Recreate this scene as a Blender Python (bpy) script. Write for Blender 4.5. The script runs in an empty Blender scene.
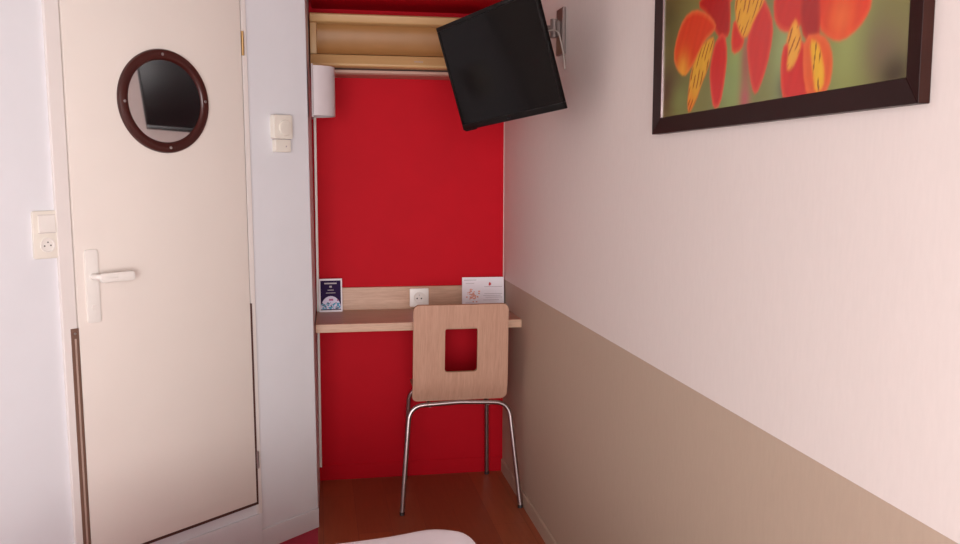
import bpy, bmesh, math, random
import numpy as np
from mathutils import Vector, Matrix
random.seed(4)
R = math.radians
C = bpy.context.scene.collection
S = bpy.context.scene

# ------------------------------------------------------------------ camera, world, light, exposure
cam_d = bpy.data.cameras.new('camera')
cam = bpy.data.objects.new('camera', cam_d); C.objects.link(cam); S.camera = cam
cam_d.sensor_width = 36.0; cam_d.lens = 900.0 / 960.0 * 36.0
YAW, PITCH, ROLL = R(10.204), R(-6.4041), R(0.1825)
fwd = Vector((math.sin(YAW)*math.cos(PITCH), math.cos(YAW)*math.cos(PITCH), math.sin(PITCH)))
rt = Vector((math.cos(YAW), -math.sin(YAW), 0)); up = rt.cross(fwd)
rt, up = rt*math.cos(ROLL)+up*math.sin(ROLL), -rt*math.sin(ROLL)+up*math.cos(ROLL)
M = Matrix((rt, up, -fwd)).transposed().to_4x4(); M.translation = (0, 0, 1.364)
cam.matrix_world = M
cam_d.clip_start = 0.02

w = bpy.data.worlds.new('sky'); S.world = w; w.use_nodes = True
w.node_tree.nodes['Background'].inputs[0].default_value = (0.9, 0.92, 1.0, 1)
w.node_tree.nodes['Background'].inputs[1].default_value = 1.0

def area(name, loc, rot, sx, sy, power, col):
    d = bpy.data.lights.new(name, 'AREA'); d.shape = 'RECTANGLE'; d.size = sx; d.size_y = sy
    d.energy = power; d.color = col
    o = bpy.data.objects.new(name, d); C.objects.link(o); o.location = loc; o.rotation_euler = rot
    return o
# overcast daylight entering through the window behind the photographer
area('window_daylight', (-0.33, -1.62, 1.13), (R(90), 0, 0), 1.75, 1.6, 93, (1.0, 0.965, 0.95))

S.view_settings.view_transform = 'Standard'
S.view_settings.look = 'None'
S.view_settings.gamma = 1.0
S.view_settings.use_curve_mapping = False
S.view_settings.exposure = 0.82

# ------------------------------------------------------------------ measures of the room (metres)
XR, YB, XL, YE, BAND = 0.812, 3.92, -0.02, 3.3945, 0.8846
XLB = -0.012                       # niche side wall at the red wall
YW, XW, ZC = -1.35, -1.25, 2.42    # window wall, left wall, ceiling
A = R(47.394)
DV = Vector((-math.sin(A), -math.cos(A), 0))   # along the diagonal wall, away from the niche
NV = Vector((math.cos(A), -math.sin(A), 0))    # out of the diagonal wall
E0 = Vector((XL, YE, 0))
DROT = math.pi/2 - A
SEND = 1.606

# ------------------------------------------------------------------ materials
def lin(r, g, b):
    f = lambda c: (c/255/12.92) if c/255 <= 0.04045 else ((c/255+0.055)/1.055)**2.4
    return (f(r), f(g), f(b), 1)
def base_mat(name, col, rough=0.6, metal=0.0, spec=0.5):
    m = bpy.data.materials.new(name); m.use_nodes = True
    nt = m.node_tree; b = nt.nodes['Principled BSDF']
    b.inputs['Base Color'].default_value = col; b.inputs['Roughness'].default_value = rough
    b.inputs['Metallic'].default_value = metal; b.inputs['Specular IOR Level'].default_value = spec
    return m, nt, b
def N(nt, t, **kw):
    n = nt.nodes.new(t)
    for k, v in kw.items(): setattr(n, k, v)
    return n
def mat(name, col, rough=0.6, metal=0.0, var=0.04, scale=20.0, bump=0.0, bscale=200.0, stretch=(1,1,1), bstretch=(1,1,1), spec=0.5):
    """paint-like surface: faint tone variation and optional fine bump"""
    m, nt, b = base_mat(name, col, rough, metal, spec)
    L = nt.links.new
    tc = N(nt, 'ShaderNodeTexCoord'); mp = N(nt, 'ShaderNodeMapping'); mp.inputs['Scale'].default_value = stretch
    L(tc.outputs['Object'], mp.inputs[0])
    nz = N(nt, 'ShaderNodeTexNoise'); nz.inputs['Scale'].default_value = scale; nz.inputs['Detail'].default_value = 4
    L(mp.outputs[0], nz.inputs['Vector'])
    rp = N(nt, 'ShaderNodeValToRGB')
    d = 1-var; u = 1+var
    rp.color_ramp.elements[0].position = 0.3; rp.color_ramp.elements[1].position = 0.7
    rp.color_ramp.elements[0].color = (col[0]*d, col[1]*d, col[2]*d, 1)
    rp.color_ramp.elements[1].color = (min(1, col[0]*u), min(1, col[1]*u), min(1, col[2]*u), 1)
    L(nz.outputs['Fac'], rp.inputs[0]); L(rp.outputs[0], b.inputs['Base Color'])
    if bump:
        mp2 = N(nt, 'ShaderNodeMapping'); mp2.inputs['Scale'].default_value = bstretch
        L(tc.outputs['Object'], mp2.inputs[0])
        n2 = N(nt, 'ShaderNodeTexNoise'); n2.inputs['Scale'].default_value = bscale; n2.inputs['Detail'].default_value = 2
        L(mp2.outputs[0], n2.inputs['Vector'])
        bp = N(nt, 'ShaderNodeBump'); bp.inputs['Strength'].default_value = bump; bp.inputs['Distance'].default_value = 0.001
        L(n2.outputs['Fac'], bp.inputs['Height']); L(bp.outputs[0], b.inputs['Normal'])
    return m
def wood(name, c1, c2, stretch, rough=0.45, scale=9.0, spec=0.5):
    """straight grained veneer; stretch is small along the grain"""
    m, nt, b = base_mat(name, c1, rough, 0, spec); L = nt.links.new
    tc = N(nt, 'ShaderNodeTexCoord'); mp = N(nt, 'ShaderNodeMapping'); mp.inputs['Scale'].default_value = stretch
    L(tc.outputs['Object'], mp.inputs[0])
    n1 = N(nt, 'ShaderNodeTexNoise'); n1.inputs['Scale'].default_value = scale; n1.inputs['Detail'].default_value = 6; n1.inputs['Roughness'].default_value = 0.65
    L(mp.outputs[0], n1.inputs['Vector'])
    n2 = N(nt, 'ShaderNodeTexNoise'); n2.inputs['Scale'].default_value = scale*4; n2.inputs['Detail'].default_value = 3
    L(mp.outputs[0], n2.inputs['Vector'])
    mx = N(nt, 'ShaderNodeMath', operation='MULTIPLY_ADD'); mx.inputs[1].default_value = 0.4
    L(n2.outputs['Fac'], mx.inputs[0])
    ms = N(nt, 'ShaderNodeMath', operation='MULTIPLY'); ms.inputs[1].default_value = 0.6
    L(n1.outputs['Fac'], ms.inputs[0]); L(ms.outputs[0], mx.inputs[2])
    rp = N(nt, 'ShaderNodeValToRGB'); rp.color_ramp.elements[0].position = 0.35; rp.color_ramp.elements[1].position = 0.65
    rp.color_ramp.elements[0].color = c2; rp.color_ramp.elements[1].color = c1
    L(mx.outputs[0], rp.inputs[0]); L(rp.outputs[0], b.inputs['Base Color'])
    return m
def plank_floor(name):
    m, nt, b = base_mat(name, (0.2, 0.06, 0.03, 1), 0.42, 0); L = nt.links.new
    tc = N(nt, 'ShaderNodeTexCoord'); mp = N(nt, 'ShaderNodeMapping'); mp.inputs['Rotation'].default_value = (0, 0, R(90))
    L(tc.outputs['Object'], mp.inputs[0])
    br = N(nt, 'ShaderNodeTexBrick'); br.offset = 0.37
    br.inputs['Scale'].default_value = 1.0; br.inputs['Brick Width'].default_value = 1.1; br.inputs['Row Height'].default_value = 0.13
    br.inputs['Mortar Size'].default_value = 0.0012; br.inputs['Mortar Smooth'].default_value = 0.3
    br.inputs['Color1'].default_value = lin(150, 76, 50); br.inputs['Color2'].default_value = lin(166, 88, 56)
    br.inputs['Mortar'].default_value = lin(136, 68, 46)
    L(mp.outputs[0], br.inputs['Vector'])
    mp2 = N(nt, 'ShaderNodeMapping'); mp2.inputs['Scale'].default_value = (14, 1.2, 1); L(tc.outputs['Object'], mp2.inputs[0])
    nz = N(nt, 'ShaderNodeTexNoise'); nz.inputs['Scale'].default_value = 5; nz.inputs['Detail'].default_value = 6
    L(mp2.outputs[0], nz.inputs['Vector'])
    rp = N(nt, 'ShaderNodeValToRGB'); rp.color_ramp.elements[0].color = (0.8, 0.76, 0.72, 1); rp.color_ramp.elements[1].color = (1.12, 1.1, 1.08, 1)
    L(nz.outputs['Fac'], rp.inputs[0])
    mx = N(nt, 'ShaderNodeMixRGB', blend_type='MULTIPLY'); mx.inputs[0].default_value = 1
    L(br.outputs['Color'], mx.inputs[1]); L(rp.outputs[0], mx.inputs[2]); L(mx.outputs[0], b.inputs['Base Color'])
    return m

m_white = mat('white_wall_paint', lin(222, 221, 225), 0.55, var=0.015, scale=6, bump=0.12, bscale=180)
m_wallp = mat('pale_pink_wallpaper', lin(220, 209, 203), 0.6, var=0.015, scale=30, stretch=(1, 4, 1), bump=0.12, bscale=160, bstretch=(1, 3, 1))
m_taupe = mat('taupe_wallpaper', lin(180, 159, 140), 0.6, var=0.02, scale=30, stretch=(1, 4, 1), bump=0.12, bscale=160, bstretch=(1, 3, 1))
m_red = mat('red_wall_paint', lin(190, 8, 29), 0.6, spec=0.12, var=0.03, scale=8, bump=0.2, bscale=150)
m_redsk = mat('red_skirting_paint', lin(188, 8, 28), 0.6, spec=0.12, var=0.02)
m_ceil = mat('ceiling_paint', lin(140, 132, 126), 0.8, var=0.01)
m_floor = plank_floor('laminate_planks')
m_carpet = mat('crimson_floor_covering', lin(176, 40, 66), 0.8, var=0.08, scale=120)
m_door = mat('cream_door_laminate', lin(230, 220, 212), 0.42, var=0.012, scale=5)
m_frame = mat('white_door_frame', lin(228, 220, 216), 0.4, var=0.01)
m_plast = mat('white_plastic', lin(232, 226, 220), 0.35, var=0.01)
m_cream = mat('cream_plastic', lin(226, 219, 208), 0.4, var=0.015)
m_dark = mat('dark_recess', lin(58, 32, 28), 0.7)
m_seal_shade = mat('brown_seal_gap_shade', lin(78, 44, 38), 0.7)
m_hole = mat('black_hole', lin(14, 12, 12), 0.8)
m_guard = mat('bronze_metal_strip', lin(128, 98, 84), 0.4, metal=0.25, var=0.08, scale=30, stretch=(1, 1, 0.1))
m_brass = mat('brass', lin(176, 140, 92), 0.35, metal=0.8, var=0.1)
m_steel = mat('brushed_steel', lin(190, 186, 186), 0.3, metal=0.9, var=0.04)
m_chrome = mat('satin_chrome_tube', lin(172, 158, 158), 0.32, metal=1.0, var=0.03)
m_port = mat('maroon_brown_plastic', lin(62, 22, 18), 0.3, var=0.1, scale=12)
m_mirror, _nt, _b = base_mat('mirror_glass', (0.80, 0.76, 0.76, 1), 0.03, 1.0)
m_ac = mat('beige_plastic', lin(196, 158, 108), 0.45, var=0.02, scale=6)
m_ac_in = mat('tan_plastic', lin(160, 116, 68), 0.5, var=0.05, scale=6)
m_ac_low = mat('pale_pink_plastic', lin(180, 140, 124), 0.45, var=0.02)
m_bezel = mat('black_glossy_plastic', lin(8, 4, 4), 0.3, var=0.1, spec=0.12)
m_screen, _nt, _b = base_mat('switched_off_screen', lin(7, 3, 4), 0.14, 0.0, 0.12)
m_bracket = mat('grey_painted_metal', lin(116, 100, 96), 0.4, metal=0.4)
m_cable = mat('grey_cable', lin(170, 158, 150), 0.5)
m_pframe = mat('dark_brown_frame', lin(34, 13, 12), 0.35, spec=0.2, var=0.12, scale=10, stretch=(1, 1, 3))
m_pside = mat('brown_frame_edge', lin(44, 18, 12), 0.4, spec=0.2, var=0.1)
m_desk = wood('light_oak_top', lin(200, 160, 134), lin(180, 140, 114), (0.6, 9, 9), 0.4)
m_chair = wood('light_oak_plywood', lin(198, 156, 134), lin(180, 138, 116), (12, 1, 0.5), 0.42)
m_ply = mat('plywood_edge', lin(170, 128, 96), 0.6, var=0.15, scale=40, stretch=(1, 1, 6))
m_lampshade = mat('white_opal_shade', lin(200, 188, 190), 0.5, var=0.01)
m_lampback = mat('grey_lamp_plate', lin(160, 148, 150), 0.5)
m_paper = mat('white_card', lin(228, 220, 226), 0.5, var=0.01)
m_purple = mat('dark_purple_print', lin(36, 14, 62), 0.7, spec=0.2, var=0.05)
m_teal = mat('teal_print', lin(50, 140, 172), 0.5)
m_navy = mat('navy_print', lin(40, 50, 84), 0.5)
m_magenta = mat('magenta_print', lin(160, 70, 120), 0.5)
m_lilac = mat('lilac_print', lin(200, 190, 214), 0.5)
m_peach = mat('peach_print', lin(214, 150, 132), 0.5, var=0.15, scale=90)
m_redink = mat('red_print', lin(190, 40, 50), 0.5)
m_greyink = mat('grey_print', lin(176, 164, 170), 0.5)
m_rubber = mat('grey_rubber', lin(60, 54, 54), 0.7)
m_sheet = mat('white_bed_linen', lin(238, 226, 232), 0.8, var=0.015, bump=0.15, bscale=60)
m_bedbase = mat('grey_bed_base', lin(96, 88, 90), 0.8, var=0.05)
m_alu = mat('white_window_frame', lin(225, 225, 225), 0.4)
m_glass = bpy.data.materials.new('window_glass'); m_glass.use_nodes = True
_nt = m_glass.node_tree; _nt.nodes.clear()
_o = N(_nt, 'ShaderNodeOutputMaterial'); _t = N(_nt, 'ShaderNodeBsdfTransparent'); _g = N(_nt, 'ShaderNodeBsdfGlossy'); _g.inputs['Roughness'].default_value = 0.02
_m = N(_nt, 'ShaderNodeMixShader'); _m.inputs[0].default_value = 0.06
_nt.links.new(_t.outputs[0], _m.inputs[1]); _nt.links.new(_g.outputs[0], _m.inputs[2]); _nt.links.new(_m.outputs[0], _o.inputs[0])

# ------------------------------------------------------------------ mesh helpers
def obj(name, bm, m, parent=None, smooth=False, bevel=0.0, seg=2, angle=40):
    me = bpy.data.meshes.new(name)
    bmesh.ops.recalc_face_normals(bm, faces=bm.faces)
    if bevel:
        ed = [e for e in bm.edges if len(e.link_faces) == 2 and e.calc_face_angle(0) > R(angle)]
        bmesh.ops.bevel(bm, geom=ed, offset=bevel, segments=seg, affect='EDGES', profile=0.6, clamp_overlap=True)
    bm.to_mesh(me); bm.free()
    for mm in (m if isinstance(m, (list, tuple)) else [m]): me.materials.append(mm)
    if smooth:
        for p in me.polygons: p.use_smooth = True
        try: me.set_sharp_from_angle(angle=R(38))
        except Exception: pass
    o = bpy.data.objects.new(name, me); C.objects.link(o)
    if parent: o.parent = parent
    return o
def thing(name, label, cat, loc=(0, 0, 0), rotz=0.0, group=None, kind=None):
    o = bpy.data.objects.new(name, None); C.objects.link(o)
    o.location = loc; o.rotation_euler = (0, 0, rotz); o.empty_display_size = 0.05
    if label: o['label'] = label
    if cat: o['category'] = cat
    if group: o['group'] = group
    if kind: o['kind'] = kind
    return o
def tag(o, label=None, cat=None, kind=None):
    if label: o['label'] = label
    if cat: o['category'] = cat
    if kind: o['kind'] = kind
    return o
def box(bm, x0, x1, y0, y1, z0, z1, mi=0):
    v = [bm.verts.new(p) for p in ((x0,y0,z0),(x1,y0,z0),(x1,y1,z0),(x0,y1,z0),(x0,y0,z1),(x1,y0,z1),(x1,y1,z1),(x0,y1,z1))]
    for f in ((0,3,2,1),(4,5,6,7),(0,1,5,4),(1,2,6,5),(2,3,7,6),(3,0,4,7)):
        bm.faces.new([v[i] for i in f]).material_index = mi
    return bm
def B(*a, **k):
    return box(bmesh.new(), *a, **k)
def prism(pts, z0, z1, axis='z', bm=None):
    """polygon extruded; axis says along what: z -> pts are (x,y); y -> pts are (x,z); x -> pts are (y,z)"""
    bm = bm or bmesh.new()
    def P(p, t):
        return (p[0], p[1], t) if axis == 'z' else ((p[0], t, p[1]) if axis == 'y' else (t, p[0], p[1]))
    a = [bm.verts.new(P(p, z0)) for p in pts]; b = [bm.verts.new(P(p, z1)) for p in pts]
    n = len(pts)
    bm.faces.new(a[::-1]); bm.faces.new(b)
    for i in range(n): bm.faces.new((a[i], a[(i+1) % n], b[(i+1) % n], b[i]))
    return bm
def rrect(x0, x1, z0, z1, r, n=6):
    out = []
    for cx, cz, a0 in ((x1-r, z1-r, 0), (x0+r, z1-r, 90), (x0+r, z0+r, 180), (x1-r, z0+r, 270)):
        for i in range(n+1):
            a = R(a0+90*i/n); out.append((cx+r*math.cos(a), cz+r*math.sin(a)))
    return out
def smooth_path(pts, it=3):
    pts = [Vector(p) for p in pts]
    for _ in range(it):
        o = [pts[0]]
        for a, b in zip(pts[:-1], pts[1:]): o += [a*0.75+b*0.25, a*0.25+b*0.75]
        o.append(pts[-1]); pts = o
    return pts
def tube(pts, r, n=12, bm=None):
    bm = bm or bmesh.new(); pts = [Vector(p) for p in pts]; rings = []
    t = (pts[1]-pts[0]).normalized(); u = t.orthogonal().normalized()
    for i, p in enumerate(pts):
        if i == 0: tt = pts[1]-pts[0]
        elif i == len(pts)-1: tt = pts[-1]-pts[-2]
        else: tt = pts[i+1]-pts[i-1]
        tt.normalize(); u = (u-tt*u.dot(tt)).normalized(); v = tt.cross(u)
        rings.append([bm.verts.new(p+u*r*math.cos(2*math.pi*k/n)+v*r*math.sin(2*math.pi*k/n)) for k in range(n)])
    for a, b in zip(rings[:-1], rings[1:]):
        for k in range(n): bm.faces.new((a[k], a[(k+1) % n], b[(k+1) % n], b[k]))
    bm.faces.new(rings[0][::-1]); bm.faces.new(rings[-1])
    return bm
def lathe_y(prof, cx, cz, n=48, bm=None, close=True):
    """profile of (radius, y) spun about the line x=cx, z=cz"""
    bm = bm or bmesh.new(); rings = []
    for r, y in prof:
        if r < 1e-6: rings.append([bm.verts.new((cx, y, cz))])
        else: rings.append([bm.verts.new((cx+r*math.cos(2*math.pi*k/n), y, cz+r*math.sin(2*math.pi*k/n))) for k in range(n)])
    pairs = list(zip(rings[:-1], rings[1:]))
    if close and len(rings[0]) > 1: pairs.append((rings[-1], rings[0]))
    for a, b in pairs:
        for k in range(n):
            k2 = (k+1) % n
            if len(a) == 1 and len(b) == 1: break
            if len(a) == 1: bm.faces.new((a[0], b[k2], b[k]))
            elif len(b) == 1: bm.faces.new((a[k], a[k2], b[0]))
            else: bm.faces.new((a[k], a[k2], b[k2], b[k]))
    return bm
LEAN = 0.011                # the prefabricated wash cabin leans a little out of plumb
def lean(o):
    if o.type == 'MESH':
        for v in o.data.vertices: v.co.x -= LEAN*(v.co.z-0.19)
    for c_ in o.children: lean(c_)

# ------------------------------------------------------------------ setting
T = 0.06
# floor: laminate in the alley and niche, crimson covering in front of the wash cabin
bm = bmesh.new()
def quad(bm, pts, mi=0):
    f = bm.faces.new([bm.verts.new(p) for p in pts]); f.material_index = mi; return f
box(bm, XL, XR+T, YW-T, YB+T, -0.05, 0, 0)
box(bm, XW-T, XL, YW-T, YB+T, -0.05, 0, 1)
tag(obj('floor', bm, [m_floor, m_carpet]), kind='structure')
tag(obj('ceiling', B(XW-T, XR+T, YW-T, YB+T, ZC, ZC+0.05), m_ceil), kind='structure')
bm = bmesh.new(); box(bm, XR, XR+T, YW, YB, 0, BAND, 0); box(bm, XR, XR+T, YW, YB, BAND, ZC, 1)
tag(obj('wall_right', bm, [m_taupe, m_wallp]), kind='structure')
tag(obj('wall_back', B(-0.06, XR+T, YB, YB+T, 0, ZC), m_red), kind='structure')
# side wall of the niche and the diagonal cabin wall with its door opening
DS0, DS1, DZ0, DZ1 = 0.286, 0.948, 0.183, 2.12
e1 = E0+DV*SEND
bm = prism([(XL, YE), (XLB, YB), (XLB-0.05, YB), (XL-0.05, YE+0.06)], 0, ZC)
for v in bm.verts:
    sh = LEAN*((ZC if v.co.z > 1 else 0)-0.19)
    v.co += DV*sh if v.co.y < YE+0.1 else Vector((-sh*0.6, 0, 0))
tag(obj('wall_niche_side', bm, m_white), kind='structure')
root = thing('wall_left', None, None, E0, DROT, kind='structure')
def wl(s0, s1, z0, z1, bm): return box(bm, -s1, -s0, 0, 0.05, z0, z1)
bm = bmesh.new(); wl(0.001, DS0, 0, ZC, bm); wl(DS1, SEND, 0, ZC, bm); wl(DS0, DS1, 0, DZ0, bm); wl(DS0, DS1, DZ1, ZC, bm)
bpy.data.objects.remove(root)
o = obj('wall_left', bm, m_white); lean(o); o.location = E0; o.rotation_euler = (0, 0, DROT); tag(o, kind='structure')
tag(obj('wall_cabin_side', B(XW-T, XW, YW, e1.y, 0, ZC), m_white), kind='structure')
# window wall behind the photographer
wx0, wx1, wz0, wz1 = -1.15, 0.7, 0.32, 1.95
bm = bmesh.new()
box(bm, XW-T, wx0, YW-T, YW, 0, ZC); box(bm, wx1, XR+T, YW-T, YW, 0, ZC)
box(bm, wx0, wx1, YW-T, YW, 0, wz0); box(bm, wx0, wx1, YW-T, YW, wz1, ZC)
tag(obj('wall_window', bm, m_wallp), kind='structure')
win = thing('window_1', None, None, ((wx0+wx1)/2, YW-0.03, wz0), kind='structure')
hw = (wx1-wx0)/2; hh = wz1-wz0
bm = bmesh.new()
for a in ((-hw, hw, 0, 0.05), (-hw, hw, hh-0.05, hh), (-hw, -hw+0.05, 0.05, hh-0.05), (hw-0.05, hw, 0.05, hh-0.05), (-0.03, 0.03, 0.05, hh-0.05)):
    box(bm, a[0], a[1], -0.02, 0.02, a[2], a[3])
obj('window_frame', bm, m_alu, win)
obj('pane', B(-hw+0.05, -0.03, -0.003, 0.003, 0.05, hh-0.05), m_glass, win)
obj('pane', B(0.03, hw-0.05, -0.003, 0.003, 0.05, hh-0.05), m_glass, win)

# assumed red soffit over the niche, added to shade the top of the wall
tag(obj('ceiling_niche_shade', B(XLB+0.001, XR-0.0005, 3.42, YB-0.0005, 2.036, ZC-0.0005), m_red), kind='structure')
# skirtings and trims
bm = prism([(XR, 0), (XR-0.007, 0), (XR-0.007, 0.054), (XR-0.004, 0.058), (XR, 0.058)], YW, YB-0.008, 'y')
tag(obj('baseboard_right', bm, m_taupe), kind='structure')
bm = prism([(YB, 0), (YB-0.0025, 0), (YB-0.0025, 0.067), (YB-0.0015, 0.068), (YB, 0.068)], XLB+0.001, XR, 'x')
tag(obj('baseboard_back', bm, m_redsk), kind='structure')
o = obj('baseboard_left', B(-0.272, 0.0, -0.007, 0, 0, 0.076), m_white, bevel=0.002); o.location = E0; o.rotation_euler = (0, 0, DROT); tag(o, kind='structure')
o = obj('trim_1', B(-0.96, -0.274, -0.010, 0, 0, 0.142), m_white, bevel=0.002); o.location = E0; o.rotation_euler = (0, 0, DROT); tag(o, kind='structure')
# pale corner bead where the niche side meets the red wall
tag(obj('trim_2', B(XLB, XLB+0.011, YB-0.03, YB-0.0005, 0.069, 1.62), m_plast, bevel=0.003), kind='structure')
# thin strip at the corner between white and red wall, right side
tag(obj('trim_3', B(XR-0.002, XR, YB-0.002, YB, BAND, ZC), m_wallp), kind='structure')

# ------------------------------------------------------------------ the cabin door
door = thing('door_1', 'cream laminate cabin door with a round porthole mirror and white lever handle', 'door', E0, DROT, kind='structure')
bm = bmesh.new()
box(bm, -0.965, -0.9225, -0.013, 0.0, 0.142, DZ1+0.03)                # left casing
box(bm, -0.2922, -0.272, -0.009, 0.0, 0.142, DZ1+0.03)                # right casing
box(bm, -0.924, -0.292, -0.008, 0.0, DZ1, DZ1+0.03)
obj('door_frame', bm, m_frame, door, bevel=0.002)
obj('door_recess', B(-DS1+0.001, -DS0-0.001, 0.046, 0.05, DZ0+0.001, DZ1-0.001), m_dark, door)
bm = bmesh.new()                                                       # dark brown side seal; bottom strip paints the gap's shadow under the leaf
box(bm, -0.3000, -0.2925, -0.0150, -0.0005, 0.182, 0.905); box(bm, -0.9195, -0.3000, -0.0150, -0.0005, 0.182, 0.190)
obj('gap_seal_shade', bm, m_seal_shade, door)
leaf = obj('door_leaf', B(-0.919, -0.3005, -0.016, 0.028, 0.191, 2.11), m_door, door, bevel=0.003, smooth=True)
bm = bmesh.new(); box(bm, -0.9435, -0.9205, -0.0160, -0.0135, 0.165, 0.905); 
gd = obj('edge_guard', bm, m_guard, door)
obj('ridge', B(-0.9345, -0.9290, -0.0185, -0.0161, 0.165, 0.875), mat('pale_metal_ridge', lin(186, 160, 148), 0.4, metal=0.2), gd, bevel=0.001)
obj('screw', lathe_y([(0, -0.0190), (0.003, -0.0188), (0.004, -0.0162)], -0.932, 0.89, 12), m_steel, gd)
# porthole
pc = (-0.605, 1.575)
port = obj('porthole_frame', lathe_y([(0.158, -0.0165), (0.159, -0.023), (0.156, -0.029), (0.147, -0.033), (0.135, -0.033), (0.129, -0.029), (0.124, -0.0165)], *pc, n=72), m_port, door, smooth=True)
bm = lathe_y([(0.0, -0.023), (0.1255, -0.023), (0.1255, -0.021), (0.0, -0.021)], *pc, n=72, close=False)
pv = Vector((pc[0], -0.022, pc[1])); bmesh.ops.rotate(bm, verts=bm.verts, cent=pv, matrix=Matrix.Rotation(R(-1.9), 3, 'Z'))
obj('mirror_glass', bm, m_mirror, door)
for a in (3, 93, 183, 273):
    ca, sa = math.cos(R(a)), math.sin(R(a))
    obj('screw', lathe_y([(0, -0.0352), (0.0035, -0.0350), (0.0048, -0.0330)], pc[0]+0.142*ca, pc[1]+0.142*sa, 12), m_steel, port, smooth=True)
# handle
hp = obj('handle_plate', prism(rrect(-0.893, -0.851, 0.915, 1.132, 0.008), -0.022, -0.016, 'y'), m_plast, door, bevel=0.002, smooth=True)
bm = tube(smooth_path([(-0.872, -0.020, 1.052), (-0.872, -0.050, 1.052), (-0.864, -0.062, 1.053), (-0.82, -0.062, 1.053)], 2), 0.009)
obj('lever_neck', bm, m_plast, hp, smooth=True)
bm = prism(rrect(-0.872, -0.762, 1.036, 1.064, 0.010), -0.069, -0.055, 'y')
obj('door_handle', bm, m_plast, door, bevel=0.004, smooth=True)
obj('keyhole_cover', lathe_y([(0, -0.0235), (0.007, -0.0235), (0.008, -0.022)], -0.872, 0.962, 20), m_plast, hp, smooth=True)
def hinge(s, z0, z1, m):
    bm = tube([(-s, -0.0165, z0), (-s, -0.0165, z1)], 0.0045, 12)
    for k in (1/3, 2/3):
        z = z0+(z1-z0)*k; tube([(-s, -0.0165, z-0.0008), (-s, -0.0165, z+0.0008)], 0.0052, 12, bm)
    box(bm, -s-0.004, -s+0.010, -0.0095, -0.0062, z0, z1)
    obj('hinge', bm, m, door, smooth=True)
hinge(0.295, 1.747, 1.826, m_brass); hinge(0.291, 0.314, 0.375, m_steel)
bpy.context.view_layer.update(); lean(door)

# ------------------------------------------------------------------ fittings on the diagonal wall
def on_diag(s, z, off=0.0): return E0+DV*s+NV*off+Vector((0, 0, z))
sw = thing('switch_plate', 'white two-gang plate with rocker switch over a socket, left of the cabin door', 'light switch', on_diag(1.0035, 1.114), DROT)
pl = obj('cover_plate', prism(rrect(-0.039, 0.039, 0, 0.135, 0.006), -0.009, 0, 'y'), m_cream, sw, bevel=0.002, smooth=True)
obj('rocker', prism([(0, 0.074), (0, 0.122), (-0.0095, 0.122), (-0.0135, 0.074)], -0.024, 0.024, 'x'), m_plast, sw, bevel=0.001)
bm = bmesh.new()
box(bm, -0.025, 0.025, -0.0098, -0.0088, 0.0722, 0.0732); box(bm, -0.025, 0.025, -0.0098, -0.0088, 0.1228, 0.1238)
bm.free()
for z in (0.0722, 0.1228): obj('rocker_gap', B(-0.025, 0.025, -0.0098, -0.0088, z, z+0.001), m_greyink, sw)
so = obj('socket', lathe_y([(0.021, -0.009), (0.021, -0.012), (0.018, -0.012), (0.017, -0.0092), (0.0, -0.0092)], 0.0, 0.038, 32, close=False), m_plast, sw, smooth=True)
bm = bmesh.new()
for x, z in ((-0.009, 0.036), (0.009, 0.037), (0.001, 0.046)): lathe_y([(0, -0.0098), (0.0022, -0.0098), (0.0022, -0.0090), (0, -0.0090)], x, z, 12, bm, False)
obj('pin_hole', bm, m_rubber, so)

th = thing('thermostat', 'cream wall thermostat with round dial on the narrow white wall beside the door', 'thermostat', on_diag(0.148, 1.428), DROT)
obj('body', prism(rrect(-0.043, 0.040, 0.046, 0.130, 0.008), -0.024, 0, 'y'), m_cream, th, bevel=0.003, smooth=True)
obj('dial', lathe_y([(0, -0.029), (0.024, -0.029), (0.027, -0.028), (0.029, -0.024)], 0.006, 0.085, 40), m_cream, th, smooth=True)
lb = obj('switch_base', prism(rrect(-0.035, 0.034, 0, 0.044, 0.004), -0.020, 0, 'y'), m_cream, th, bevel=0.002, smooth=True)
obj('key_hole', lathe_y([(0, -0.0208), (0.0028, -0.0208), (0.0028, -0.0200)], 0.012, 0.020, 12), m_greyink, lb)
obj('slot', B(-0.0355, 0.0345, -0.0185, -0.001, 0.0442, 0.0458), m_greyink, th)

# ------------------------------------------------------------------ niche: desk, sockets, cards
desk = thing('desk', 'light oak wall-hung desk top fitted across the red niche with a low upstand', 'desk', (0.4, 3.74, 0.729))
DF = 3.545
xf = XL+(XLB-XL)*(DF-YE)/(YB-YE)
bm = prism([(xf+0.001-0.4, DF-3.74), (XR-0.0005-0.4, DF-3.74), (XR-0.0005-0.4, YB-0.0005-3.74), (XLB+0.0005-0.4, YB-0.0005-3.74)], 0, 0.033)
obj('desk_top', bm, m_desk, desk, bevel=0.0015)
obj('upstand', B(XLB+0.012-0.4, XR-0.001-0.4, YB-0.018-3.74, YB-0.0005-3.74, 0.0332, 0.131), m_desk, desk, bevel=0.001)
sk = thing('wall_socket', 'square white power socket on the desk upstand behind the chair', 'socket', (0.4305, YB-0.018, 0.772))
obj('cover_plate', prism(rrect(-0.0415, 0.0415, 0, 0.080, 0.004), -0.011, 0, 'y'), m_plast, sk, bevel=0.002, smooth=True)
sf = obj('socket_face', lathe_y([(0.026, -0.011), (0.026, -0.013), (0.023, -0.013), (0.021, -0.0112), (0.0, -0.0112)], 0, 0.040, 32, close=False), m_plast, sk, smooth=True)
bm = bmesh.new()
for x in (-0.0095, 0.0095): lathe_y([(0, -0.0120), (0.0032, -0.0120), (0.0032, -0.0110), (0, -0.0110)], x, 0.036, 12, bm, False)
obj('pin_hole', bm, m_hole, sf)
obj('earth_pin', tube([(0, -0.011, 0.051), (0, -0.017, 0.051)], 0.0022, 10), m_steel, sf)

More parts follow.
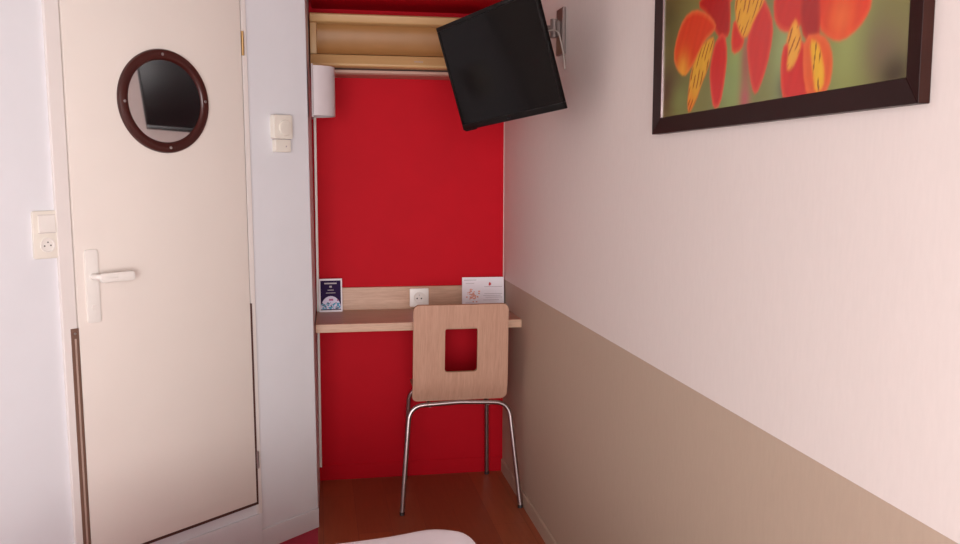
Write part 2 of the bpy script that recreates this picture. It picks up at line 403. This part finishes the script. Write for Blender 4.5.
def card(name, label, loc, rotz, lean, wd, ht, bk=0.02):
    t = thing(name, label, 'leaflet', loc, rotz)
    t.rotation_euler = (R(-lean), 0, rotz)
    obj('front_page', B(-wd/2, wd/2, -0.0008, 0, 0, ht), m_paper, t)
    bm = bmesh.new()
    v = [bm.verts.new(p) for p in ((-wd/2, bk, 0.002), (wd/2, bk, 0.002), (wd/2, 0.0002, ht), (-wd/2, 0.0002, ht), (-wd/2, bk+0.0008, 0.002), (wd/2, bk+0.0008, 0.002), (wd/2, 0.0012, ht), (-wd/2, 0.0012, ht))]
    for f in ((0,1,2,3),(7,6,5,4),(0,4,5,1),(1,5,6,2),(2,6,7,3),(3,7,4,0)): bm.faces.new([v[i] for i in f])
    obj('back_page', bm, m_paper, t)
    return t
def patch(bm, x0, x1, z0, z1, y=-0.0012): box(bm, x0, x1, y, -0.0008, z0, z1)
lf = card('leaflet', 'dark purple portrait leaflet with a pale dome, standing at the left end of the desk', (0.048, 3.862, 0.7625), R(4), 5, 0.098, 0.142)
obj('purple_panel', B(-0.043, 0.043, -0.0012, -0.0008, 0.008, 0.134), m_purple, lf)
pts = [(0.043*math.cos(R(a)), 0.012+0.056*math.sin(R(a))) for a in range(0, 181, 10)]
obj('dome', prism(pts, -0.0016, -0.0012, 'y'), m_lilac, lf)
bm = bmesh.new(); patch(bm, -0.026, 0.026, 0.119, 0.125, -0.0016); patch(bm, -0.020, 0.020, 0.080, 0.0825, -0.0016); patch(bm, -0.005, 0.005, 0.104, 0.112, -0.0016); patch(bm, -0.013, 0.013, 0.092, 0.095, -0.0016)
obj('printed_lines', bm, m_greyink, lf)
bm = bmesh.new()
for i in range(60):
    x = random.uniform(-0.04, 0.034); z = random.uniform(0.010, 0.034); s = random.uniform(0.003, 0.008); patch(bm, x, x+s, z, z+s*0.8, -0.0020-0.00001*i)
obj('teal_pattern', bm, m_teal, lf)
bm = bmesh.new()
for i in range(16):
    x = random.uniform(-0.04, 0.036); z = random.uniform(0.010, 0.04); s = random.uniform(0.002, 0.006); patch(bm, x, x+s, z, z+s, -0.0028-0.00002*i)
obj('navy_pattern', bm, m_navy, lf)
bm = bmesh.new()
patch(bm, -0.008, 0.010, 0.048, 0.056, -0.0022); patch(bm, 0.026, 0.032, 0.046, 0.053, -0.0022)
obj('magenta_spots', bm, m_magenta, lf)

lc = card('leaflet', 'white landscape card with a peach picture and small red mark, behind the chair back', (0.7125, 3.872, 0.7625), R(-2), 6, 0.186, 0.136)
bm = bmesh.new()
for a in ((-0.085, -0.030, 0.122, 0.125), (-0.078, -0.04, 0.108, 0.110), (0.005, 0.085, 0.093, 0.095), (0.005, 0.085, 0.062, 0.064), (0.000, 0.078, 0.054, 0.056), (0.01, 0.085, 0.046, 0.048), (-0.08, -0.04, 0.022, 0.024), (0.0, 0.07, 0.034, 0.036)):
    patch(bm, *a)
obj('printed_lines', bm, m_greyink, lc)
bm = bmesh.new()
for i in range(60):
    x = random.gauss(-0.052, 0.012); z = random.gauss(0.058, 0.011); s = random.uniform(0.003, 0.009); patch(bm, x, x+s, z, z+s*0.7, -0.0012-0.00001*i)
obj('peach_picture', bm, m_peach, lc)
obj('red_mark', prism([(0.024, 0.100), (0.030, 0.098), (0.037, 0.104), (0.032, 0.114), (0.026, 0.112)], -0.0013, -0.0008, 'y'), m_redink, lc)

# ------------------------------------------------------------------ beige wall unit above the niche
ac = thing('air_conditioner', 'long beige wall unit with recessed tan front panel, high on the red wall', 'air conditioner', (0.385, YB, 1.76))
ax0, ax1 = -0.405, 0.35
prof = [(0, 0.018), (-0.19, 0.018), (-0.205, 0.024), (-0.212, 0.045), (-0.19, 0.072), (-0.188, 0.195), (-0.2, 0.205), (-0.2, 0.222), (-0.19, 0.226), (0, 0.226)]
# casing built as a ring of rails round a recess
bm = bmesh.new()
prism([(0, 0.018), (-0.185, 0.018), (-0.197, 0.022), (-0.200, 0.030), (-0.178, 0.068), (-0.165, 0.070), (0, 0.070)], ax0, ax1, 'x', bm)
prism([(0, 0.190), (-0.170, 0.190), (-0.186, 0.196), (-0.196, 0.222), (-0.190, 0.228), (0, 0.228)], ax0, ax1, 'x', bm)
for a, b in ((ax0, ax0+0.026), (ax1-0.026, ax1)):
    prism([(0, 0.070), (-0.178, 0.070), (-0.182, 0.192), (0, 0.192)], a, b, 'x', bm)
obj('casing', bm, m_ac, ac, bevel=0.003, smooth=True)
obj('front_panel', prism([(-0.01, 0.071), (-0.172, 0.071), (-0.158, 0.082), (-0.150, 0.100), (-0.147, 0.130), (-0.150, 0.160), (-0.158, 0.178), (-0.170, 0.189), (-0.01, 0.189)], ax0+0.027, ax1-0.027, 'x'), m_ac_in, ac, smooth=True)
obj('air_outlet', B(ax0+0.004, ax1-0.004, -0.150, -0.005, 0.0125, 0.0175), m_dark, ac)
obj('lower_casing', prism([(0, -0.006), (-0.150, -0.006), (-0.160, 0.000), (-0.160, 0.010), (-0.150, 0.012), (0, 0.012)], ax0, ax1, 'x'), m_ac_low, ac, bevel=0.001)
bm = bmesh.new()
for i in range(6): box(bm, 0.012+i*0.006, 0.016+i*0.006, -0.1935, -0.190, 0.043, 0.0465)
obj('badge', bm, m_greyink, ac)

# ------------------------------------------------------------------ wall lamp on the niche side
ly = 3.495; lx = XL+(XLB-XL)*(ly-YE)/(YB-YE)
lamp = thing('wall_lamp', 'white half-round wall lamp, switched off, on the left side of the niche', 'wall lamp', (lx+0.0016, ly, 1.566))
obj('back_plate', B(0.0, 0.007, -0.080, 0.080, -0.006, 0.188), m_lampback, lamp, bevel=0.001)
bm = bmesh.new(); n = 28; ro, ri = [], []
for rr, out in ((1.0, ro), (0.95, ri)):
    for i in range(n+1):
        a = R(-90+180*i/n); out.append((0.0075+0.080*rr*math.cos(a), 0.078*rr*math.sin(a)))
loop = ro+ri[::-1]
obj('lamp_shade', prism(loop, 0, 0.182, 'z', bm), m_lampshade, lamp, smooth=True)
obj('diffuser', prism([(p[0], p[1]) for p in ri], 0.006, 0.009, 'z'), m_lampback, lamp)

# ------------------------------------------------------------------ television on its wall arm
def rodr(wv):
    t = wv.length; return Matrix.Rotation(t, 3, wv.normalized())
tc = Vector((0.544, 2.761, 1.685)); nrm = Vector((-0.884, -0.384, -0.266)).normalized(); xr = Vector((0.378, -0.923, 0.076))
xr = (xr-nrm*xr.dot(nrm)).normalized(); zu = xr.cross(-nrm)
tv = thing('television', 'small black flat television, screen dark, tilted down from the right wall', 'television')
TM = Matrix((xr, -nrm, zu)).transposed().to_4x4(); TM.translation = tc; tv.matrix_world = TM
W2, H2 = 0.2775, 0.1725
bm = bmesh.new()
box(bm, -W2, W2, 0, 0.010, H2-0.014, H2); box(bm, -W2, W2, 0, 0.010, -H2, -H2+0.019)
box(bm, -W2, -W2+0.013, 0, 0.010, -H2+0.019, H2-0.014); box(bm, W2-0.013, W2, 0, 0.010, -H2+0.019, H2-0.014)
obj('bezel', bm, m_bezel, tv, bevel=0.0015, smooth=True)
obj('screen', B(-W2+0.0131, W2-0.0131, 0.0015, 0.010, -H2+0.0191, H2-0.0141), m_screen, tv)
obj('back_housing', prism([(-W2+0.01, 0.0101), (W2-0.012, 0.0101), (W2-0.035, 0.030), (W2-0.09, 0.046), (-W2+0.07, 0.046), (-W2+0.02, 0.030)], -H2+0.02, H2-0.015), m_bezel, tv, bevel=0.004, smooth=True)
obj('sensor_window', B(-0.012, 0.012, -0.0012, 0.0, -H2+0.004, -H2+0.011), m_screen, tv)
obj('speaker_strip', B(-W2+0.01, -W2+0.07, 0.001, 0.009, -H2-0.004, -H2), m_bezel, tv)
back = TM @ Vector((0, 0.0475, 0.02))
br = thing('television_bracket', 'grey steel wall bracket and arm holding the television to the right wall', 'wall bracket', (XR, 2.97, 1.75))
loc = lambda p: Vector(p)-Vector((XR, 2.97, 1.75))
obj('wall_plate', B(-0.012, -0.0003, -0.04, 0.04, 0, 0.15), m_bracket, br, bevel=0.002)
obj('pivot', tube([(-0.030, 0, 0.055), (-0.030, 0, 0.115)], 0.013, 16), m_bracket, br, smooth=True)
obj('pivot_block', B(-0.030, -0.011, -0.010, 0.010, 0.06, 0.11), m_bracket, br)
elb = Vector((-0.11, 0.04, 0.085)); bk = loc(back)-Vector(tuple(nrm))*-0.018
bk = loc(TM @ Vector((0, 0.068, 0.02)))
obj('arm', tube([(-0.03, 0, 0.085), tuple(elb), tuple(bk)], 0.011, 12), m_bracket, br, smooth=True)
bm = prism(rrect(-0.05, 0.05, -0.03, 0.07, 0.01), 0.0465, 0.066, 'y')
bm.transform(Matrix.Translation(-Vector((XR, 2.97, 1.75))) @ TM)
obj('mounting_plate', bm, m_bracket, br)
pts = smooth_path([TM @ Vector((0.06, 0.052, 0.03)), TM @ Vector((0.09, 0.10, 0.05)), Vector((0.775, 2.90, 1.83)), Vector((0.795, 2.915, 1.77)), Vector((0.805, 2.925, 1.735)), Vector((0.8085, 2.93, 1.70))], 3)
tag(obj('cable', tube(pts, 0.0025, 8), m_cable), 'thin pale cable curving from behind the television down the wall', 'cable')

# ------------------------------------------------------------------ framed flower picture
FX = 0.793; py0, py1, pz0, pz1 = 1.10, 2.08, 1.454, 2.12; bw = 0.038
pic = thing('framed_picture', 'large dark-framed photograph of red and yellow flowers on the right wall', 'picture', (XR, (py0+py1)/2, pz0), R(-90))
hwid = (py1-py0)/2; H = pz1-pz0; dp = XR-FX; pic.rotation_euler[1] = R(-0.22)          # local: x to the right, y into the wall
def rail(pa, pb, pc_, pd, bm):
    """mitred frame rail with a shallow inner slope; corners outer a,b inner c,d"""
    (ax, az), (bx, bz), (cx, cz), (dx, dz) = pa, pb, pc_, pd
    v = [bm.verts.new(p) for p in ((ax, -0.001, az), (bx, -0.001, bz), (cx, -0.001, cz), (dx, -0.001, dz), (ax, -dp, az), (bx, -dp, bz), (cx, -dp+0.007, cz), (dx, -dp+0.007, dz))]
    for k, f in enumerate(((0,1,2,3),(7,6,5,4),(0,4,5,1),(1,5,6,2),(2,6,7,3),(3,7,4,0))):
        bm.faces.new([v[i] for i in f]).material_index = 1 if k == 2 else 0
o_ = [(-hwid, 0), (hwid, 0), (hwid, H), (-hwid, H)]; i_ = [(-hwid+bw, bw), (hwid-bw, bw), (hwid-bw, H-bw), (-hwid+bw, H-bw)]
for k in range(4):
    bm = bmesh.new(); k2 = (k+1) % 4
    rail(o_[k], o_[k2], i_[k2], i_[k], bm); obj('frame_rail', bm, [m_pframe, m_pside], pic, bevel=0.0012)
m_lip_highlight = mat('pale_lip_highlight', lin(180, 160, 160), 0.25, metal=0.6)
bm = bmesh.new(); box(bm, -hwid+bw, -hwid+bw+0.004, -0.0135, -0.0105, bw, H-bw)  # pale strip paints the highlight along the left inner lip
obj('inner_lip_highlight', bm, m_lip_highlight, pic)

# the printed photograph: a fine grid coloured per vertex from soft-edged petal outlines (metres along the wall, height)
PET = {
'A1': [(1.954,1.621),(1.936,1.664),(1.899,1.699),(1.842,1.707),(1.781,1.689),(1.733,1.66),(1.74,1.645),(1.788,1.633),(1.816,1.607),(1.858,1.582),(1.889,1.57),(1.931,1.59)],
'A4': [(1.83,1.712),(1.789,1.729),(1.678,1.713),(1.669,1.666),(1.672,1.626),(1.703,1.626),(1.726,1.633),(1.774,1.683)],
'A3': [(1.731,1.629),(1.694,1.638),(1.678,1.595),(1.686,1.545),(1.704,1.495),(1.735,1.49),(1.751,1.527),(1.76,1.567),(1.748,1.603)],
'A2': [(1.737,1.635),(1.751,1.599),(1.772,1.568),(1.794,1.548),(1.822,1.513),(1.858,1.488),(1.869,1.507),(1.862,1.547),(1.852,1.581),(1.811,1.621),(1.771,1.635)],
'B3': [(1.555,1.685),(1.522,1.658),(1.498,1.621),(1.507,1.573),(1.53,1.53),(1.555,1.502),(1.574,1.517),(1.592,1.566),(1.6,1.607),(1.575,1.642)],
'B2': [(1.654,1.659),(1.627,1.633),(1.606,1.612),(1.619,1.592),(1.658,1.588),(1.666,1.62)],
'B1': [(1.648,1.716),(1.525,1.692),(1.532,1.668),(1.574,1.638),(1.587,1.622),(1.601,1.611),(1.626,1.619),(1.654,1.664)],
'C1': [(1.499,1.687),(1.395,1.666),(1.391,1.62),(1.412,1.6),(1.451,1.598),(1.484,1.611),(1.503,1.639)],
'C2': [(1.411,1.677),(1.352,1.665),(1.345,1.579),(1.358,1.57),(1.395,1.578),(1.413,1.616)],
'C3': [(1.366,1.661),(1.292,1.668),(1.216,1.632),(1.212,1.611),(1.216,1.594),(1.241,1.574),(1.283,1.561),(1.316,1.568),(1.353,1.591)],
'C4': [(1.458,1.587),(1.395,1.582),(1.374,1.541),(1.373,1.491),(1.386,1.473),(1.441,1.481),(1.463,1.495),(1.471,1.553)],
'C5': [(1.396,1.586),(1.338,1.582),(1.312,1.556),(1.306,1.526),(1.314,1.494),(1.343,1.478),(1.38,1.488),(1.395,1.528)],
'C6': [(1.38,1.58),(1.351,1.572),(1.339,1.552),(1.327,1.521),(1.329,1.495),(1.355,1.486),(1.367,1.525)],
'C7': [(1.429,1.62),(1.417,1.613),(1.399,1.575),(1.419,1.543),(1.438,1.533),(1.45,1.538),(1.445,1.573),(1.454,1.591)],
# the upper petals
'U1': [(1.80,1.70),(1.74,1.80),(1.68,1.88),(1.60,1.83),(1.62,1.73),(1.68,1.68)],
'U2': [(1.66,1.70),(1.62,1.80),(1.56,1.93),(1.49,1.86),(1.50,1.74),(1.54,1.67)],
'U3': [(1.50,1.67),(1.47,1.78),(1.38,1.90),(1.30,1.83),(1.33,1.72),(1.40,1.66)],
}
Kp = 1.0127
for k in PET: PET[k] = [(y*Kp, 1.364+(z-1.364)*Kp) for y, z in PET[k]]
ya, yb, za, zb = py0+bw-0.003, py1-bw+0.003, pz0+bw-0.003, pz1-bw+0.003
nx, nz_ = 420, 280
ys = np.linspace(yb, ya, nx); zs = np.linspace(za, zb, nz_)
GY, GZ = np.meshgrid(ys, zs)
def sd(poly, it=1):
    p = [np.array(q) for q in poly]
    for _ in range(it):
        o = []
        for i in range(len(p)):
            a, b = p[i], p[(i+1) % len(p)]; o += [a*0.75+b*0.25, a*0.25+b*0.75]
        p = o
    d = np.full(GY.shape, 1e9); inside = np.zeros(GY.shape, bool)
    for i in range(len(p)):
        a, b = p[i], p[(i+1) % len(p)]; e = b-a
        t = np.clip(((GY-a[0])*e[0]+(GZ-a[1])*e[1])/(e@e+1e-12), 0, 1)
        d = np.minimum(d, np.hypot(GY-a[0]-t*e[0], GZ-a[1]-t*e[1]))
        c = (a[1] > GZ) != (b[1] > GZ)
        xi = e[0]*(GZ-a[1])/(e[1] if abs(e[1]) > 1e-9 else 1e-9)+a[0]
        inside ^= c & (GY < xi)
    return np.where(inside, -d, d)
def L3(r, g, b): return np.array(lin(r, g, b)[:3])
img = np.zeros(GY.shape+(3,)); img[:] = L3(118, 118, 66)
def blob(y, z, ry, rz, col, amt=1.0):
    global img
    a = np.exp(-(((GY-y)/ry)**2+((GZ-z)/rz)**2))*amt
    img = img*(1-a[..., None])+L3(*col)*a[..., None]
for b_ in ((2.02,1.74,.10,.12,(84,74,44)), (2.0,1.55,.09,.07,(84,60,48)), (1.93,1.52,.06,.05,(120,128,74)), (1.66,1.58,.05,.12,(136,156,88)), (1.70,1.54,.05,.04,(128,146,86)),
           (1.47,1.57,.05,.10,(142,158,100)), (1.47,1.51,.03,.03,(90,90,66)), (1.28,1.56,.06,.10,(140,150,84)), (1.19,1.54,.06,.06,(108,92,70)), (1.15,1.64,.06,.08,(116,110,62)), (1.165,1.50,.04,.03,(62,52,36)),
           (1.62,1.57,.022,.07,(150,92,74)), (1.62,1.50,.02,.03,(170,88,84)), (2.0,1.95,.2,.15,(110,120,64)), (1.35,1.98,.3,.14,(132,146,80)), (1.7,2.0,.2,.1,(96,104,58))):
    blob(*b_)
def paint(key, c_in, c_edge, soft=0.002, edge=0.012, grad=None):
    global img
    d = sd(PET[key]); a = 1/(1+np.exp(np.clip(d/soft*1.6, -40, 40)))
    t = np.clip(-d/edge, 0, 1)[..., None]
    col = L3(*c_edge)*(1-t)+L3(*c_in)*t
    if grad:
        gy, gz, rr, gc = grad; w_ = np.exp(-(((GY-gy*Kp)**2+(GZ-gz)**2)/rr**2))[..., None]; col = col*(1-w_)+L3(*gc)*w_
    rip = 1+0.04*np.sin(GY*190+GZ*70+2*np.sin(GZ*30))*np.sin(GZ*40+GY*35)
    img = img*(1-a[..., None])+col*rip[..., None]*a[..., None]
    return a
def streaks(key, ang, freq, col, amt=0.85, duty=0.55):
    global img
    d = sd(PET[key]); m_ = np.clip(-d/0.006, 0, 1)
    u = (GY*math.cos(ang)+GZ*math.sin(ang)); v = (-GY*math.sin(ang)+GZ*math.cos(ang))
    s = np.sin(u*freq+2.2*np.sin(v*38+u*40)); br = np.sin(v*95+u*160+1.5*np.sin(u*120))
    a = np.clip((s-duty)/(1-duty)*2, 0, 1)*np.clip(br*1.5+0.9, 0, 1)*m_*amt
    img = img*(1-a[..., None])+L3(*col)*a[..., None]
paint('U1', (190,40,26), (214,84,44)); paint('U2', (196,44,26), (214,90,44)); paint('U3', (190,40,26), (214,84,44))
paint('A4', (168,28,24), (200,56,34)); paint('A1', (208,58,28), (222,104,52), grad=(1.90,1.588,0.035,(224,150,50)))
paint('A3', (196,34,30), (216,72,48)); paint('A2', (214,160,48), (218,126,44), edge=0.008, grad=(1.86,1.50,0.035,(220,120,44))); streaks('A2', 0.55, 430, (120,40,16))
paint('B2', (202,44,30), (216,80,44)); paint('B3', (196,42,34), (212,70,50)); paint('B1', (218,158,44), (222,124,40), edge=0.008); streaks('B1', 0.5, 430, (130,40,16))
paint('C1', (192,40,30), (212,74,44)); paint('C3', (206,54,28), (220,78,42), grad=(1.29,1.60,0.035,(220,96,44))); paint('C2', (160,26,22), (186,44,28))
paint('C4', (196,34,28), (214,70,44)); paint('C5', (210,84,36), (222,98,48)); paint('C6', (222,168,40), (222,130,40), edge=0.008); streaks('C6', -0.05, 330, (96,30,14), duty=0.7)
paint('C7', (222,158,56), (220,120,44), edge=0.008); streaks('C7', 0.6, 430, (120,36,16))
bm = None
me = bpy.data.meshes.new('print')
vx = (( (py0+py1)/2-GY)).ravel(); vz = (GZ-pz0).ravel()
co = np.stack([vx, np.full(vx.shape, -0.0105), vz], 1)
idx = np.arange(nx*nz_).reshape(nz_, nx)
faces = np.stack([idx[:-1, :-1].ravel(), idx[:-1, 1:].ravel(), idx[1:, 1:].ravel(), idx[1:, :-1].ravel()], 1)
me.from_pydata(co.tolist(), [], faces.tolist())
ca = me.color_attributes.new('print_colour', 'FLOAT_COLOR', 'POINT')
ca.data.foreach_set('color', np.concatenate([img.reshape(-1, 3), np.ones((nx*nz_, 1))], 1).astype('f').ravel())
m_print, nt, b = base_mat('flower_print', (1, 1, 1, 1), 0.18)
at = N(nt, 'ShaderNodeAttribute', attribute_name='print_colour'); nt.links.new(at.outputs['Color'], b.inputs['Base Color'])
me.materials.append(m_print)
po = bpy.data.objects.new('print', me); C.objects.link(po); po.parent = pic
obj('backing_board', B(-hwid+bw-0.004, hwid-bw+0.004, -0.0100, -0.002, bw-0.004, H-bw+0.004), m_paper, pic)

# ------------------------------------------------------------------ chair
CX = 0.551
ch = thing('chair', 'light oak plywood chair with square cut-out back and chrome legs, pushed under the desk', 'chair', (CX, 3.68, 0))
cw = 0.187
def plate(outer, inner, fmap, th, name, m, parent):
    """plate following a curved surface; outer/inner outlines of equal count in (u,v); fmap(u,v)->(point, normal)"""
    K = 6; bm = bmesh.new(); F, Bk = [], []
    for k in range(K+1):
        t = k/K; f_, b_ = [], []
        for (a, b), (c, d) in zip(outer, inner):
            u, v = a*(1-t)+c*t, b*(1-t)+d*t; p, n_ = fmap(u, v)
            f_.append(bm.verts.new(p+n_*th/2)); b_.append(bm.verts.new(p-n_*th/2))
        F.append(f_); Bk.append(b_)
    n = len(outer)
    for k in range(K):
        for i in range(n):
            j = (i+1) % n
            bm.faces.new((F[k][i], F[k][j], F[k+1][j], F[k+1][i])); bm.faces.new((Bk[k][j], Bk[k][i], Bk[k+1][i], Bk[k+1][j]))
    for i in range(n):
        j = (i+1) % n
        bm.faces.new((F[0][j], F[0][i], Bk[0][i], Bk[0][j])).material_index = 1
        bm.faces.new((F[K][i], F[K][j], Bk[K][j], Bk[K][i])).material_index = 1
    return obj(name, bm, [m, m_ply], parent, smooth=True)
def dense(x0, x1, z0, z1, r, n=8, side=8):
    c = rrect(x0, x1, z0, z1, r, n); out = []
    q = n+1
    for s in range(4):
        arc = c[s*q:(s+1)*q]; out += arc
        a = arc[-1]; b = c[((s+1)*q) % len(c)]
        for k in range(1, side): out.append((a[0]+(b[0]-a[0])*k/side, a[1]+(b[1]-a[1])*k/side))
    return out
# backrest: v = height above bend; leans back and curves in plan
def fb(u, v):
    t = v/0.40
    y = -0.180-0.075*t+0.028*(1-min(1, v/0.10))**2 * 1.0 - 0.010*math.cos(u/cw*1.4)*t
    z = 0.444+v
    n_ = Vector((0.0, -1, -0.19)).normalized()
    return Vector((u*(1.03-0.03*t)-0.008*t, y, z)), n_
plate(dense(-cw, cw, 0.0, 0.405, 0.024), dense(-0.064, 0.064, 0.127, 0.312, 0.014), fb, 0.011, 'backrest', m_chair, ch)
def fs(u, v):
    z = 0.444+0.004*math.cos(u/cw*1.5)
    if v > 0.33: z -= 0.012*((v-0.33)/0.06)**2
    return Vector((u, -0.142+v, z)), Vector((0, 0, 1))
plate(dense(-0.163, 0.163, 0.0, 0.375, 0.03), dense(-0.01, 0.01, 0.17, 0.19, 0.003), fs, 0.011, 'seat', m_chair, ch)
tr = 0.0095
def corner(pts, r, n=7):
    pts = [Vector(p) for p in pts]; out = [pts[0]]
    for i in range(1, len(pts)-1):
        a = (pts[i-1]-pts[i]).normalized(); b = (pts[i+1]-pts[i]).normalized()
        p0 = pts[i]+a*r; p2 = pts[i]+b*r
        for k in range(n+1):
            t = k/n; out.append(p0*(1-t)**2+pts[i]*2*t*(1-t)+p2*t*t)
    out.append(pts[-1]); return out
# two bent tube frames, each half a leg of its own meeting under the seat
for sgn in (-1, 1):
    for foot, top, mid in (((sgn*0.241, -0.223, 0.012), (sgn*0.203, -0.163, 0.426), (0, -0.160, 0.4345)),
                           ((sgn*0.182-(0.006 if sgn < 0 else 0), 0.205, 0.012), (sgn*0.172, 0.165, 0.418), (0, 0.165, 0.4265))):
        lg = obj('leg', tube(corner([foot, top, mid], 0.060), tr, 14), m_chrome, ch, smooth=True)
        obj('rubber_foot', tube([(foot[0], foot[1], 0.0), (foot[0], foot[1], 0.013)], 0.0102, 14), m_rubber, lg, smooth=True)
for sgn in (-1, 1):
    obj('seat_rail', tube([(sgn*0.12, -0.160, 0.4245), (sgn*0.12, 0.165, 0.4245)], 0.008, 10), m_chrome, ch, smooth=True)

# ------------------------------------------------------------------ bed (its rounded foot corner shows at the bottom edge)
bed = thing('bed', 'single bed base below the white duvet in the foreground', 'bed', (-0.16, 0.9, 0))
obj('bed_base', B(-0.44, 0.40, -0.95, 0.86, 0.10, 0.24), m_bedbase, bed, bevel=0.01)
for x in (-0.38, 0.34):
    for y in (-0.88, 0.79): obj('leg', B(x-0.025, x+0.025, y-0.025, y+0.025, 0, 0.10), m_bedbase, bed, bevel=0.003)
mt = obj('mattress', B(-0.60, 0.25, -0.05, 1.84, 0.241, 0.388), m_sheet, bevel=0.03, seg=4, smooth=True)
tag(mt, 'white mattress under the duvet in the foreground', 'mattress')
bm = bmesh.new(); nu, nv = 90, 120
def duvet_pt(a, b):
    X = -0.150+a*0.530; Yy = 1.135+b*1.07
    rb = max(0, (abs(b)-0.85)/0.15); ra = max(0, (abs(a)-0.72)/0.28)
    X -= math.copysign(0.050*rb**2, a)*abs(a)**3
    Yy -= math.copysign(0.105*ra**2.2, b)*abs(b)**6
    Yy += 0.29*(X-0.27)*max(0, b)**1.5 if X < 0.27 else 0
    d = 1-max(abs(a), abs(b)*1.0)
    z = 0.479-0.045*max(0, 1-d/0.06)**2.4
    z += 0.004*math.sin(X*13+Yy*4)+0.003*math.sin(Yy*17-X*6)
    return (X, Yy, z)
G = [[bm.verts.new(duvet_pt(-1+2*i/nu, -1+2*j/nv)) for i in range(nu+1)] for j in range(nv+1)]
U = [[bm.verts.new((v.co.x, v.co.y, min(0.39, v.co.z-0.02) if 0 < j < nv and 0 < i < nu else 0.40)) for i, v in enumerate(row)] for j, row in enumerate(G)]
for j in range(nv):
    for i in range(nu):
        bm.faces.new((G[j][i], G[j][i+1], G[j+1][i+1], G[j+1][i])); bm.faces.new((U[j][i+1], U[j][i], U[j+1][i], U[j+1][i+1]))
def ring(g): return [g[0][i] for i in range(nu+1)]+[g[j][nu] for j in range(1, nv+1)]+[g[nv][i] for i in range(nu-1, -1, -1)]+[g[j][0] for j in range(nv-1, 0, -1)]
ga, gb = ring(G), ring(U)
for i in range(len(ga)):
    j = (i+1) % len(ga); bm.faces.new((ga[j], ga[i], gb[i], gb[j]))
dv = obj('duvet', bm, m_sheet, smooth=True)
tag(dv, 'white duvet with a rounded corner at the bottom edge of the view', 'duvet')
